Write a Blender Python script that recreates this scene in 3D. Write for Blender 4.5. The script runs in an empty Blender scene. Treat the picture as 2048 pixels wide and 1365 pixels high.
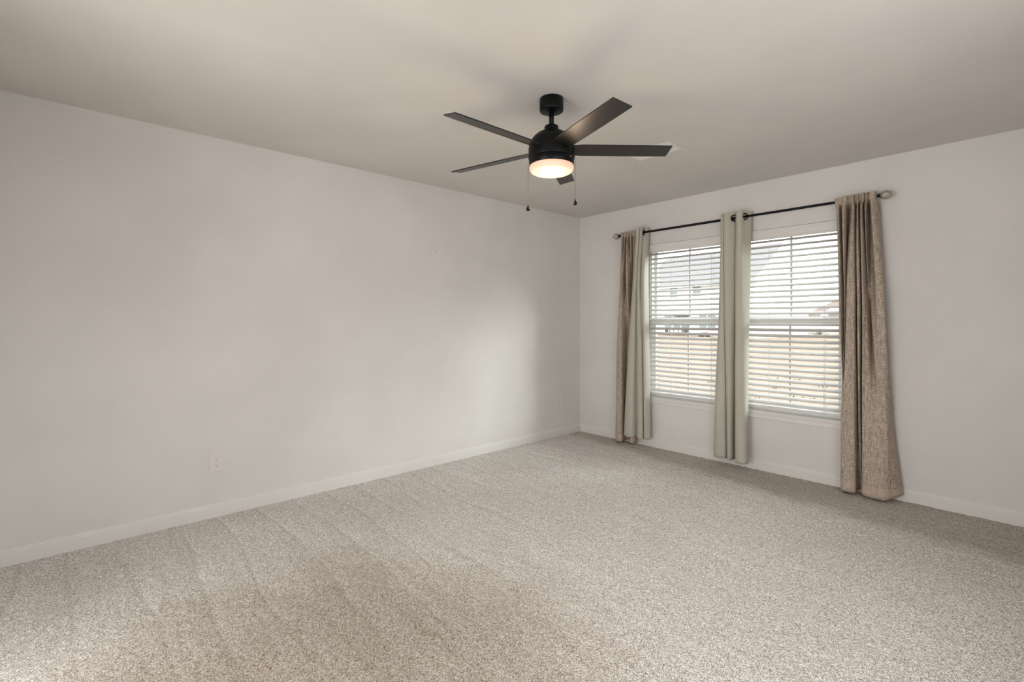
import bpy, bmesh, math, random
import numpy as np
from mathutils import Vector, Matrix, noise

SKY = 6.8        # overcast sky radiance overhead
SUN = 4.8        # soft sun added to strengthen the window light
SIDE_Y, SIDE_W, SIDE_SILL, SIDE_TOP = -3.1, 2.0, 0.95, 2.08   # the unseen window of the right wall
HALL = 58.0      # added fill light in the hall, W
OPAL = 0.82      # glow of the fan's opal bowl
LAMP = 3.6       # the fan's bulb, W
BLADE0, BLADEZ, PITCH = -20.0, -0.272, -12.5   # fan blades: first heading, height, pitch

# ------------------------------------------------------------------ camera, world, lights, exposure
scene = bpy.context.scene
C = scene.collection
random.seed(4)
pi = math.pi

CAM = Vector((3.593, -4.313, 1.257))
cam_data = bpy.data.cameras.new('camera')
cam_data.sensor_width = 36.0
cam_data.lens = 968.0 / 2048.0 * 36.0
cam_data.shift_y = -39.5 / 2048.0
cam_data.clip_start = 0.05
cam_data.clip_end = 500
cam = bpy.data.objects.new('camera', cam_data)
C.objects.link(cam)
cam.location = CAM
cam.rotation_euler = (math.radians(90), 0, math.radians(47.8))
scene.camera = cam

world = bpy.data.worlds.new('overcast_sky')
scene.world = world
world.use_nodes = True
wn, wl = world.node_tree.nodes, world.node_tree.links
wn.clear()
w_out = wn.new('ShaderNodeOutputWorld')
w_bg = wn.new('ShaderNodeBackground')
w_tc = wn.new('ShaderNodeTexCoord')
w_sep = wn.new('ShaderNodeSeparateXYZ')
w_ramp = wn.new('ShaderNodeValToRGB')
# overcast sky: about twice as bright overhead as at the horizon
w_ramp.color_ramp.elements[0].position = 0.0
w_ramp.color_ramp.elements[0].color = (0.475, 0.475, 0.475, 1)
w_ramp.color_ramp.elements[1].position = 1.0
w_ramp.color_ramp.elements[1].color = (1.0, 1.0, 1.0, 1)
wl.new(w_tc.outputs['Generated'], w_sep.inputs[0])
wl.new(w_sep.outputs['Z'], w_ramp.inputs[0])
wl.new(w_ramp.outputs[0], w_bg.inputs['Color'])
w_bg.inputs['Strength'].default_value = SKY
wl.new(w_bg.outputs[0], w_out.inputs[0])

def area_light(name, loc, size_x, size_y, direction, power, colour, portal=False):
    d = bpy.data.lights.new(name, 'AREA')
    d.shape = 'RECTANGLE'
    d.size, d.size_y, d.energy, d.color = size_x, size_y, power, colour
    o = bpy.data.objects.new(name, d)
    C.objects.link(o)
    o.location = loc
    o.rotation_euler = Vector(direction).to_track_quat('-Z', 'Z').to_euler()
    if portal:
        d.cycles.is_portal = True
    return o

# sky portals in the two windows of the photograph
area_light('window_portal', (1.27, 0.17, 1.27), 0.86, 1.6, (0, -1, 0), 1, (1, 1, 1), True)
area_light('window_portal', (2.167, 0.17, 1.27), 0.86, 1.6, (0, -1, 0), 1, (1, 1, 1), True)
area_light('window_portal', (4.17, SIDE_Y, (SIDE_SILL + SIDE_TOP) / 2), SIDE_W, SIDE_TOP - SIDE_SILL, (-1, 0, 0), 1, (1, 1, 1), True)
# fill light added in the hall beyond the doorway behind the camera
area_light('hall_fill', (2.2, -6.4, 0.95), 1.7, 1.5, (0, 1, -0.03), HALL, (1.0, 0.965, 0.93))

# very soft sun added low beyond the windows' right, to brighten the left wall
sd = bpy.data.lights.new('added_sun', 'SUN')
sd.energy, sd.angle, sd.color = SUN, math.radians(24), (0.97, 1.0, 1.0)
so = bpy.data.objects.new('added_sun', sd)
C.objects.link(so)
so.rotation_euler = Vector((-0.74, -0.67, -0.33)).to_track_quat('-Z', 'Y').to_euler()

scene.view_settings.view_transform = 'Standard'
scene.view_settings.look = 'None'
scene.view_settings.exposure = 0.03
scene.view_settings.gamma = 1.0
scene.view_settings.use_curve_mapping = False

# ------------------------------------------------------------------ helpers
def mat(name, colour, rough=0.6, metallic=0.0, spec=0.5):
    m = bpy.data.materials.new(name)
    m.use_nodes = True
    b = m.node_tree.nodes['Principled BSDF']
    b.inputs['Base Color'].default_value = (*colour, 1)
    b.inputs['Roughness'].default_value = rough
    b.inputs['Metallic'].default_value = metallic
    b.inputs['Specular IOR Level'].default_value = spec
    return m

def nodes(m):
    return m.node_tree.nodes, m.node_tree.links, m.node_tree.nodes['Principled BSDF']

def tex_coord(m, scale=(1, 1, 1), rot=(0, 0, 0)):
    n, l, b = nodes(m)
    tc = n.new('ShaderNodeTexCoord')
    mp = n.new('ShaderNodeMapping')
    mp.inputs['Scale'].default_value = scale
    mp.inputs['Rotation'].default_value = rot
    l.new(tc.outputs['Object'], mp.inputs['Vector'])
    return mp.outputs[0]

def noise_tex(m, vec, scale, detail=2.0, rough=0.5, distortion=0.0):
    n, l, b = nodes(m)
    t = n.new('ShaderNodeTexNoise')
    t.inputs['Scale'].default_value = scale
    t.inputs['Detail'].default_value = detail
    t.inputs['Roughness'].default_value = rough
    t.inputs['Distortion'].default_value = distortion
    l.new(vec, t.inputs['Vector'])
    return t.outputs['Fac']

def ramp(m, fac, stops):
    n, l, b = nodes(m)
    r = n.new('ShaderNodeValToRGB')
    e = r.color_ramp.elements
    e[0].position, e[0].color = stops[0][0], (*stops[0][1], 1)
    e[1].position, e[1].color = stops[-1][0], (*stops[-1][1], 1)
    for p, c in stops[1:-1]:
        x = e.new(p)
        x.color = (*c, 1)
    l.new(fac, r.inputs[0])
    return r.outputs[0]

def mix(m, fac, a, b_, mode='MIX'):
    n, l, b = nodes(m)
    x = n.new('ShaderNodeMix')
    x.data_type = 'RGBA'
    x.blend_type = mode
    for sock, v in ((x.inputs[0], fac), (x.inputs[6], a), (x.inputs[7], b_)):
        if isinstance(v, bpy.types.NodeSocket):
            l.new(v, sock)
        elif isinstance(v, (int, float)):
            sock.default_value = v
        else:
            sock.default_value = (*v, 1)
    return x.outputs[2]

def math_node(m, op, a, b_=None, c=None):
    n, l, b = nodes(m)
    x = n.new('ShaderNodeMath')
    x.operation = op
    for i, v in enumerate((a, b_, c)):
        if v is None:
            continue
        if isinstance(v, bpy.types.NodeSocket):
            l.new(v, x.inputs[i])
        else:
            x.inputs[i].default_value = v
    return x.outputs[0]

def bump(m, height, strength, dist):
    n, l, b = nodes(m)
    x = n.new('ShaderNodeBump')
    x.inputs['Strength'].default_value = strength
    x.inputs['Distance'].default_value = dist
    l.new(height, x.inputs['Height'])
    l.new(x.outputs[0], b.inputs['Normal'])

def obj(name, bm, m, parent=None, smooth=False, loc=None):
    me = bpy.data.meshes.new(name)
    bmesh.ops.recalc_face_normals(bm, faces=bm.faces)
    bm.to_mesh(me)
    bm.free()
    if smooth:
        me.shade_smooth() if hasattr(me, 'shade_smooth') else None
    for mm in (m if isinstance(m, (list, tuple)) else [m]):
        me.materials.append(mm)
    o = bpy.data.objects.new(name, me)
    C.objects.link(o)
    if parent:
        o.parent = parent
    if loc:
        o.location = loc
    return o

def tag(o, label, cat, group=None):
    o['label'] = label
    o['category'] = cat
    if group:
        o['group'] = group
    return o

def thing(name, label, cat, loc=(0, 0, 0), rotz=0.0, group=None):
    o = bpy.data.objects.new(name, None)
    o.empty_display_size = 0.1
    C.objects.link(o)
    o.location = loc
    o.rotation_euler = (0, 0, rotz)
    return tag(o, label, cat, group)

def structure(o):
    o['kind'] = 'structure'
    return o

def box(bm, x0, x1, y0, y1, z0, z1):
    v = [bm.verts.new(p) for p in ((x0, y0, z0), (x1, y0, z0), (x1, y1, z0), (x0, y1, z0),
                                   (x0, y0, z1), (x1, y0, z1), (x1, y1, z1), (x0, y1, z1))]
    for f in ((0, 1, 2, 3), (4, 5, 6, 7), (0, 1, 5, 4), (1, 2, 6, 5), (2, 3, 7, 6), (3, 0, 4, 7)):
        bm.faces.new([v[i] for i in f])
    return v

def bevel(bm, w, seg=2):
    bmesh.ops.bevel(bm, geom=list(bm.edges), offset=w, segments=seg, affect='EDGES', profile=0.7)

def new_box(*a, bev=0.0, seg=2):
    bm = bmesh.new()
    box(bm, *a)
    if bev:
        bevel(bm, bev, seg)
    return bm

def prism(bm, poly, axis_point, length_vec):
    """extrude a planar polygon (list of 3d points) along a vector"""
    lv = Vector(length_vec)
    a = [bm.verts.new(Vector(p)) for p in poly]
    b = [bm.verts.new(Vector(p) + lv) for p in poly]
    n = len(a)
    bm.faces.new(a[::-1])
    bm.faces.new(b)
    for i in range(n):
        bm.faces.new((a[i], a[(i + 1) % n], b[(i + 1) % n], b[i]))

def lathe(bm, profile, seg=48, centre=(0, 0), cap=True):
    """profile: list of (radius, z)"""
    rings = []
    for r, z in profile:
        if r < 1e-6:
            rings.append([bm.verts.new((centre[0], centre[1], z))])
        else:
            rings.append([bm.verts.new((centre[0] + r * math.cos(2 * pi * k / seg),
                                        centre[1] + r * math.sin(2 * pi * k / seg), z)) for k in range(seg)])
    for a, b in zip(rings, rings[1:]):
        for k in range(seg):
            if len(a) == 1 and len(b) == 1:
                continue
            if len(a) == 1:
                bm.faces.new((a[0], b[k], b[(k + 1) % seg]))
            elif len(b) == 1:
                bm.faces.new((a[k], a[(k + 1) % seg], b[0]))
            else:
                bm.faces.new((a[k], a[(k + 1) % seg], b[(k + 1) % seg], b[k]))

def tube(bm, pts, r, seg=10, cap=True):
    pts = [Vector(p) for p in pts]
    rings = []
    for i, p in enumerate(pts):
        t = (pts[min(i + 1, len(pts) - 1)] - pts[max(i - 1, 0)]).normalized()
        up = Vector((0, 0, 1)) if abs(t.z) < 0.9 else Vector((1, 0, 0))
        u = t.cross(up).normalized()
        w = t.cross(u)
        rings.append([bm.verts.new(p + r * (math.cos(2 * pi * k / seg) * u + math.sin(2 * pi * k / seg) * w)) for k in range(seg)])
    for a, b in zip(rings, rings[1:]):
        for k in range(seg):
            bm.faces.new((a[k], a[(k + 1) % seg], b[(k + 1) % seg], b[k]))
    if cap:
        bm.faces.new(rings[0][::-1])
        bm.faces.new(rings[-1])

# ------------------------------------------------------------------ materials
def paint(name, colour, bump_s=0.10, patch=0.03):
    m = mat(name, colour, 0.85, spec=0.15)
    n, l, b = nodes(m)
    vec = tex_coord(m)
    big = noise_tex(m, vec, 1.7, 3, 0.55)
    dark = tuple(c * (1 - patch) for c in colour)
    light = tuple(min(1, c * (1 + patch)) for c in colour)
    l.new(ramp(m, big, [(0.35, dark), (0.65, light)]), b.inputs['Base Color'])
    bump(m, noise_tex(m, vec, 260, 2, 0.6), bump_s, 0.002)
    return m

M_wall = paint('wall_paint', (0.775, 0.762, 0.745))
M_ceiling = paint('ceiling_paint', (0.715, 0.69, 0.655), 0.15)
M_trim = mat('trim_paint', (0.80, 0.79, 0.77), 0.45, spec=0.4)
M_vinyl = mat('white_vinyl', (0.80, 0.80, 0.79), 0.45)
M_slat = mat('slat_white', (0.60, 0.595, 0.58), 0.5, spec=0.2)
M_outlet = mat('outlet_plastic', (0.80, 0.77, 0.75), 0.4)
M_hole = mat('slot_dark', (0.03, 0.028, 0.025), 0.8)
M_black = mat('black_metal', (0.004, 0.004, 0.005), 0.4, spec=0.22)
M_canopy = mat('black_enamel', (0.0035, 0.004, 0.0045), 0.38, spec=0.18)
M_chain = mat('chain_metal', (0.09, 0.08, 0.07), 0.4, 0.8)
M_cord = mat('white_cord', (0.75, 0.75, 0.75), 0.8)

# blade: very dark wood veneer under satin lacquer
M_blade = mat('blade_laminate', (0.03, 0.026, 0.022), 0.34)
_n, _l, _b = nodes(M_blade)
_v = tex_coord(M_blade, (3, 60, 60))
_l.new(ramp(M_blade, noise_tex(M_blade, _v, 1.5, 4, 0.6), [(0.3, (0.010, 0.009, 0.008)), (0.7, (0.024, 0.020, 0.017))]), _b.inputs['Base Color'])

# glowing opal glass, brightest under the lamp
M_opal = bpy.data.materials.new('opal_glass')
M_opal.use_nodes = True
_n, _l, _b = nodes(M_opal)
_b.inputs['Base Color'].default_value = (0.45, 0.40, 0.35, 1)
_b.inputs['Roughness'].default_value = 0.35
_tc = _n.new('ShaderNodeTexCoord')
_sep = _n.new('ShaderNodeSeparateXYZ')
_l.new(_tc.outputs['Object'], _sep.inputs[0])
_r2 = math_node(M_opal, 'ADD', math_node(M_opal, 'POWER', math_node(M_opal, 'ABSOLUTE', _sep.outputs['X']), 2.0),
                math_node(M_opal, 'POWER', math_node(M_opal, 'ABSOLUTE', _sep.outputs['Y']), 2.0))
_rad = math_node(M_opal, 'SQRT', _r2)
_fac = math_node(M_opal, 'DIVIDE', _rad, 0.119)
_l.new(ramp(M_opal, _fac, [(0.0, (1.0, 0.82, 0.58)), (0.45, (1.0, 0.74, 0.48)), (0.8, (0.92, 0.56, 0.34)), (1.0, (0.80, 0.44, 0.27))]), _b.inputs['Emission Color'])
_b.inputs['Emission Strength'].default_value = OPAL

# woven linen with slubs
def linen(name, c_dark, c_light, trans=0.05):
    m = mat(name, c_light, 0.9, spec=0.1)
    n, l, b = nodes(m)
    warp = noise_tex(m, tex_coord(m, (1, 1, 0.07)), 520, 2, 0.6)
    weft = noise_tex(m, tex_coord(m, (0.12, 0.12, 1)), 520, 2, 0.6)
    slub_v = noise_tex(m, tex_coord(m, (1, 1, 0.07)), 230, 1, 0.5)
    slub_h = noise_tex(m, tex_coord(m, (0.16, 0.16, 1)), 230, 1, 0.5)
    s = math_node(m, 'ADD', math_node(m, 'MULTIPLY', warp, 0.5), math_node(m, 'MULTIPLY', weft, 0.5))
    s2 = math_node(m, 'ADD', math_node(m, 'MULTIPLY', slub_v, 0.55), math_node(m, 'MULTIPLY', slub_h, 0.45))
    f = math_node(m, 'ADD', math_node(m, 'MULTIPLY', s, 0.5), math_node(m, 'MULTIPLY', s2, 0.5))
    col = ramp(m, f, [(0.40, c_dark), (0.50, tuple((a + b_) / 2 for a, b_ in zip(c_dark, c_light))), (0.60, c_light)])
    # the bottom hem is doubled cloth, sewn at a straight line
    tc = n.new('ShaderNodeTexCoord'); sp = n.new('ShaderNodeSeparateXYZ')
    l.new(tc.outputs['Object'], sp.inputs[0])
    hem = math_node(m, 'LESS_THAN', sp.outputs['Z'], 0.095)
    col = mix(m, hem, col, mix(m, 0.45, col, (0.68, 0.54, 0.45)))
    l.new(col, b.inputs['Base Color'])
    bump(m, f, 0.5, 0.003)
    tr = n.new('ShaderNodeBsdfTranslucent'); ms = n.new('ShaderNodeMixShader')
    l.new(col, tr.inputs['Color'])
    ms.inputs[0].default_value = trans
    out = n['Material Output']
    l.new(b.outputs[0], ms.inputs[1]); l.new(tr.outputs[0], ms.inputs[2]); l.new(ms.outputs[0], out.inputs[0])
    return m

M_linen = linen('linen_cloth', (0.27, 0.21, 0.165), (0.70, 0.605, 0.51))

def plain_cloth(name, colour, trans=0.12):
    m = mat(name, colour, 0.75, spec=0.2)
    n, l, b = nodes(m)
    f = noise_tex(m, tex_coord(m, (1, 1, 0.25)), 500, 2, 0.6)
    blot = noise_tex(m, tex_coord(m, (1, 1, 0.3)), 9, 3, 0.6)
    col = ramp(m, f, [(0.3, tuple(c * 0.88 for c in colour)), (0.7, tuple(min(1, c * 1.08) for c in colour))])
    col = mix(m, 0.25, col, ramp(m, blot, [(0.35, tuple(c * 0.85 for c in colour)), (0.65, colour)]), 'MIX')
    l.new(col, b.inputs['Base Color'])
    b.inputs['Sheen Weight'].default_value = 0.15
    bump(m, f, 0.2, 0.001)
    tr = n.new('ShaderNodeBsdfTranslucent'); ms = n.new('ShaderNodeMixShader')
    l.new(col, tr.inputs['Color'])
    ms.inputs[0].default_value = trans
    out = n['Material Output']
    l.new(b.outputs[0], ms.inputs[1]); l.new(tr.outputs[0], ms.inputs[2]); l.new(ms.outputs[0], out.inputs[0])
    return m

M_sage = plain_cloth('sage_cloth', (0.67, 0.645, 0.56), 0.2)

# window pane: thin clear glass
M_glass = bpy.data.materials.new('window_glass')
M_glass.use_nodes = True
_n, _l = M_glass.node_tree.nodes, M_glass.node_tree.links
_n.clear()
_o = _n.new('ShaderNodeOutputMaterial'); _t = _n.new('ShaderNodeBsdfTransparent'); _g = _n.new('ShaderNodeBsdfGlossy'); _m = _n.new('ShaderNodeMixShader')
_t.inputs[0].default_value = (0.95, 0.97, 0.96, 1)
_g.inputs['Roughness'].default_value = 0.02
_m.inputs[0].default_value = 0.06
_l.new(_t.outputs[0], _m.inputs[1]); _l.new(_g.outputs[0], _m.inputs[2]); _l.new(_m.outputs[0], _o.inputs[0])

# crackled mercury glass of the finials
M_mercury = mat('mercury_glass', (0.55, 0.52, 0.45), 0.25, 0.7)
_n, _l, _b = nodes(M_mercury)
_v = _n.new('ShaderNodeTexVoronoi'); _v.feature = 'DISTANCE_TO_EDGE'; _v.inputs['Scale'].default_value = 110
_l.new(tex_coord(M_mercury), _v.inputs['Vector'])
_l.new(ramp(M_mercury, _v.outputs['Distance'], [(0.0, (0.16, 0.14, 0.10)), (0.12, (0.62, 0.60, 0.53))]), _b.inputs['Base Color'])
bump(M_mercury, _v.outputs['Distance'], 0.9, 0.004)

# carpet: beige cut pile with shade between tufts painted as brown flecks, and the brushed lay left by a vacuum cleaner
M_carpet = mat('carpet_pile', (0.6, 0.54, 0.47), 1.0, spec=0.0)
_n, _l, _b = nodes(M_carpet)
_vec = tex_coord(M_carpet)
_tuft = _n.new('ShaderNodeTexVoronoi'); _tuft.inputs['Scale'].default_value = 190
_l.new(_vec, _tuft.inputs['Vector'])
_sepc = _n.new('ShaderNodeSeparateColor'); _l.new(_tuft.outputs['Color'], _sepc.inputs[0])
_fine = noise_tex(M_carpet, _vec, 120, 2, 0.55, 0.8)
_ridge = math_node(M_carpet, 'ABSOLUTE', math_node(M_carpet, 'SUBTRACT', _fine, 0.5))
_speck = noise_tex(M_carpet, _vec, 300, 2, 0.6, 0.4)
_fleck_shade = math_node(M_carpet, 'ADD', math_node(M_carpet, 'MULTIPLY', _ridge, 3.0), math_node(M_carpet, 'MULTIPLY', math_node(M_carpet, 'SUBTRACT', _speck, 0.5), 0.9))
_base = ramp(M_carpet, _fleck_shade, [(0.0, (0.21, 0.14, 0.09)), (0.10, (0.50, 0.43, 0.355)), (0.22, (0.745, 0.70, 0.645)), (0.42, (0.88, 0.86, 0.82))])
# brushed lay: passes run at right angles to the left wall, one head width apart
_sx = _n.new('ShaderNodeSeparateXYZ'); _l.new(_vec, _sx.inputs[0])
_wob = noise_tex(M_carpet, tex_coord(M_carpet, (0.35, 1.0, 1)), 1.6, 3, 0.5)
_yy = math_node(M_carpet, 'ADD', _sx.outputs['Y'], math_node(M_carpet, 'MULTIPLY', _wob, 0.34))
_saw = math_node(M_carpet, 'FRACT', math_node(M_carpet, 'DIVIDE', _yy, 0.232))
_edge = ramp(M_carpet, _saw, [(0.0, (0.42, 0.42, 0.42)), (0.03, (0.0, 0.0, 0.0)), (0.07, (0.05, 0.05, 0.05)), (0.12, (0.85, 0.85, 0.85)), (0.2, (0.66, 0.66, 0.66)), (0.55, (0.56, 0.56, 0.56)), (1.0, (0.48, 0.48, 0.48))])
_streak = noise_tex(M_carpet, tex_coord(M_carpet, (0.30, 7.0, 1)), 2.4, 4, 0.65)
_fadex = _n.new('ShaderNodeMapRange'); _fadex.inputs['From Min'].default_value = 0.9; _fadex.inputs['From Max'].default_value = 2.4
_fadex.inputs['To Min'].default_value = 1.0; _fadex.inputs['To Max'].default_value = 0.0
_l.new(_sx.outputs['X'], _fadex.inputs['Value'])
_patch = noise_tex(M_carpet, _vec, 1.1, 3, 0.5)
_sepe = _n.new('ShaderNodeSeparateColor'); _l.new(_edge, _sepe.inputs[0])
_lay = math_node(M_carpet, 'MULTIPLY', math_node(M_carpet, 'SUBTRACT', _sepe.outputs[0], 0.55), _fadex.outputs[0])
_come = noise_tex(M_carpet, tex_coord(M_carpet, (0.8, 2.0, 1)), 1.9, 2, 0.5)
_lay = math_node(M_carpet, 'MULTIPLY', _lay, math_node(M_carpet, 'MULTIPLY', _come, 0.46))
_lay = math_node(M_carpet, 'ADD', _lay, math_node(M_carpet, 'MULTIPLY', math_node(M_carpet, 'SUBTRACT', _streak, 0.5), 0.30))
_lay = math_node(M_carpet, 'ADD', _lay, math_node(M_carpet, 'MULTIPLY', math_node(M_carpet, 'SUBTRACT', _patch, 0.5), 0.26))
# browner pile on the entrance side: its lay plus weaker window light, painted in
_dx = math_node(M_carpet, 'SUBTRACT', _sx.outputs['X'], 1.95)
_dy = math_node(M_carpet, 'SUBTRACT', _sx.outputs['Y'], -3.72)
_dist = math_node(M_carpet, 'SQRT', math_node(M_carpet, 'ADD', math_node(M_carpet, 'MULTIPLY', _dx, _dx), math_node(M_carpet, 'MULTIPLY', _dy, _dy)))
_patch2 = noise_tex(M_carpet, _vec, 2.3, 3, 0.55)
_dist = math_node(M_carpet, 'ADD', _dist, math_node(M_carpet, 'MULTIPLY', math_node(M_carpet, 'SUBTRACT', _patch2, 0.5), 0.7))
_far = _n.new('ShaderNodeMapRange'); _far.interpolation_type = 'SMOOTHSTEP'
_far.inputs['From Min'].default_value = 0.35; _far.inputs['From Max'].default_value = 1.3
_far.inputs['To Min'].default_value = -0.26; _far.inputs['To Max'].default_value = 0.18
_l.new(_dist, _far.inputs['Value'])
_lay = math_node(M_carpet, 'ADD', _lay, _far.outputs[0])
# strip along the window wall: unbrushed pile, the sill's shade painted into its colour
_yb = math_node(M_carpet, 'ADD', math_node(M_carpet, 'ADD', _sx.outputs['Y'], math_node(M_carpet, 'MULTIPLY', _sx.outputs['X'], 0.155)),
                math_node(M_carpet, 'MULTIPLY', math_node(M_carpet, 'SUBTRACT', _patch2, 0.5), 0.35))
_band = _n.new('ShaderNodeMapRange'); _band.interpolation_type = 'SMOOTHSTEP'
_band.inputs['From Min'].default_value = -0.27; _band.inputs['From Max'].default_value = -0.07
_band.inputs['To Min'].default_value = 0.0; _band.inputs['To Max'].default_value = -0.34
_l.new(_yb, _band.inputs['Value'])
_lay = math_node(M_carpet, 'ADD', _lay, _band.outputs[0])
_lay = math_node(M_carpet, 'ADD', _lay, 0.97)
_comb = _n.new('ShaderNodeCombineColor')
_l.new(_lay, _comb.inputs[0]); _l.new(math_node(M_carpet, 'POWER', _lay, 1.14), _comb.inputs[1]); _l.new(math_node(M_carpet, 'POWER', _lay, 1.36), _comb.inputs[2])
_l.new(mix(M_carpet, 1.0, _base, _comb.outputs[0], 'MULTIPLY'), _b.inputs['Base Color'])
_b.inputs['Sheen Weight'].default_value = 0.25
_b.inputs['Sheen Roughness'].default_value = 0.5
bump(M_carpet, _fleck_shade, 0.5, 0.004)

# outdoors
M_lawn = mat('dormant_lawn', (0.2, 0.17, 0.12), 1.0, spec=0.0)
_n, _l, _b = nodes(M_lawn)
_l.new(ramp(M_lawn, noise_tex(M_lawn, tex_coord(M_lawn, (1, 1, 1)), 0.9, 6, 0.7), [(0.3, (0.17, 0.132, 0.106)), (0.55, (0.205, 0.166, 0.135)), (0.75, (0.185, 0.166, 0.122))]), _b.inputs['Base Color'])
M_siding = mat('white_siding', (0.75, 0.75, 0.75), 0.7)
_n, _l, _b = nodes(M_siding)
_w = _n.new('ShaderNodeTexWave'); _w.wave_type = 'BANDS'; _w.bands_direction = 'Z'; _w.wave_profile = 'SAW'; _w.inputs['Scale'].default_value = 1.6
_l.new(tex_coord(M_siding), _w.inputs['Vector'])
bump(M_siding, _w.outputs['Fac'], 0.4, 0.02)
M_shingle = mat('grey_shingle', (0.13, 0.13, 0.14), 0.9, spec=0.0)
_n, _l, _b = nodes(M_shingle)
_l.new(ramp(M_shingle, noise_tex(M_shingle, tex_coord(M_shingle), 3.0, 4, 0.7), [(0.3, (0.18, 0.177, 0.188)), (0.7, (0.215, 0.21, 0.22))]), _b.inputs['Base Color'])
M_shingle_tan = mat('tan_shingle', (0.18, 0.145, 0.13), 0.9, spec=0.0)
M_house_glass = mat('house_window_glass', (0.20, 0.25, 0.245), 0.15)
M_shutter = mat('house_sash', (0.30, 0.33, 0.33), 0.5)
M_dark = mat('dark_patio', (0.05, 0.04, 0.04), 0.6)
M_red = mat('red_plastic', (0.35, 0.05, 0.05), 0.5)
M_weed = mat('weed_leaf', (0.09, 0.10, 0.04), 0.8)
M_bark = mat('shrub_twig', (0.13, 0.13, 0.09), 0.9)
M_shaded_bar = mat('shaded_glazing_bar', (0.55, 0.56, 0.56), 0.5)  # white bars seen against the light, their shade put into the colour
M_concrete = mat('concrete', (0.2, 0.19, 0.18), 0.9)

# ------------------------------------------------------------------ room shell
H = 2.44
RX, RY = 4.0, -4.95          # right wall, rear wall
T = 0.16                      # wall thickness

# carpeted floor: a fine tufted surface
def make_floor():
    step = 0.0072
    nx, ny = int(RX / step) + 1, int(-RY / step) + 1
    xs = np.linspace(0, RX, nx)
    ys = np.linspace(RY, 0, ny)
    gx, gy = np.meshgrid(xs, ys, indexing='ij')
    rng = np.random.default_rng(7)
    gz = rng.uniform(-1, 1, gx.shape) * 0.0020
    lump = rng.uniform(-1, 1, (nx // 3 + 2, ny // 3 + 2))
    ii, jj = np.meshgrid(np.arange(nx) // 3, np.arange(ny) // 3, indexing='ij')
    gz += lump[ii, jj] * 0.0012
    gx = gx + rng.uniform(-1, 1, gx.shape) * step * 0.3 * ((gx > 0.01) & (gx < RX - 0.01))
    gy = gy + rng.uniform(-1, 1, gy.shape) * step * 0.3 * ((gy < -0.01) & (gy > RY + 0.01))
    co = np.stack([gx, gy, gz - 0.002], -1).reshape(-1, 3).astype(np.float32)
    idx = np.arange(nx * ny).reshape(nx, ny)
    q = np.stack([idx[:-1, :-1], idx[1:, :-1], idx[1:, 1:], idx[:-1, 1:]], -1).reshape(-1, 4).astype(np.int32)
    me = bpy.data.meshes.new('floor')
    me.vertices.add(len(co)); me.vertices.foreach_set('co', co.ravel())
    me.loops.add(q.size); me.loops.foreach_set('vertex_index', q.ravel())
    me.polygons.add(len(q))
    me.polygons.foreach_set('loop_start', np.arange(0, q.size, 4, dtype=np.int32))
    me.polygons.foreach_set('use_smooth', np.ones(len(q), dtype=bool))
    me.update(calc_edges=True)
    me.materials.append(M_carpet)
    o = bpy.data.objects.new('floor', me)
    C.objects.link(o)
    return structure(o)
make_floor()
structure(obj('floor_slab', new_box(-T, RX + T, RY - T, T, -0.25, -0.012), M_concrete))

structure(obj('ceiling', new_box(-T, RX + T, RY - T, T, H, H + 0.15), M_ceiling))
structure(obj('wall_left', new_box(-T, 0, RY, T, -0.012, H), M_wall))

W1 = (0.86, 1.68)
W2 = (1.757, 2.577)
WZ0, WZ1 = 0.50, 2.03
bm = bmesh.new()
def wall_panels(bm, x0, x1, cuts, z0, z1, y0, y1):
    """a wall along x with openings, as one closed shell of blocks"""
    xs = [x0]
    for a, b, c, d in cuts:
        xs += [a, b]
    xs.append(x1)
    for i in range(0, len(xs), 2):
        box(bm, xs[i], xs[i + 1], y0, y1, z0, z1)
    for a, b, c, d in cuts:
        if c > z0 + 1e-4:
            box(bm, a, b, y0, y1, z0, c)
        box(bm, a, b, y0, y1, d, z1)
wall_panels(bm, 0.0, RX + T, [(*W1, WZ0 - 0.012, WZ1), (*W2, WZ0 - 0.012, WZ1)], -0.012, H, 0.0, T)
bmesh.ops.remove_doubles(bm, verts=bm.verts, dist=1e-5)
structure(obj('wall_back', bm, M_wall))

# right wall, with an unseen window sized and placed for its fill light
bm = bmesh.new()
wall_panels(bm, RY, 0.0, [(SIDE_Y - SIDE_W / 2, SIDE_Y + SIDE_W / 2, SIDE_SILL, SIDE_TOP)], -0.012, H, 0.0, T)
for v in bm.verts:
    v.co = Vector((RX + v.co.y, v.co.x, v.co.z))
structure(obj('wall_right', bm, M_wall))
# rear wall with a wide doorway added to let in the hall fill
bm = bmesh.new()
wall_panels(bm, 0.0, RX + T, [(1.3, 3.1, -0.012, 2.05)], -0.012, H, RY - T, RY)
structure(obj('wall_rear', bm, M_wall))
# hall box added behind the doorway to house the fill light
hall = bmesh.new()
box(hall, 1.14, 1.30, -6.6, RY - T, -0.012, H); box(hall, 3.10, 3.26, -6.6, RY - T, -0.012, H)
box(hall, 1.14, 3.26, -6.76, -6.6, -0.012, H); box(hall, 1.14, 3.26, -6.76, RY - T, H, H + 0.15)
box(hall, 1.14, 3.26, -6.76, RY - T, -0.25, -0.012)
structure(obj('wall_added_hall', hall, M_wall))
# the short return of wall where the left wall ends at an opening
structure(obj('wall_return', new_box(0.0, 0.012, RY, -4.600, -0.012, H, bev=0.0), M_wall))

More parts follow.
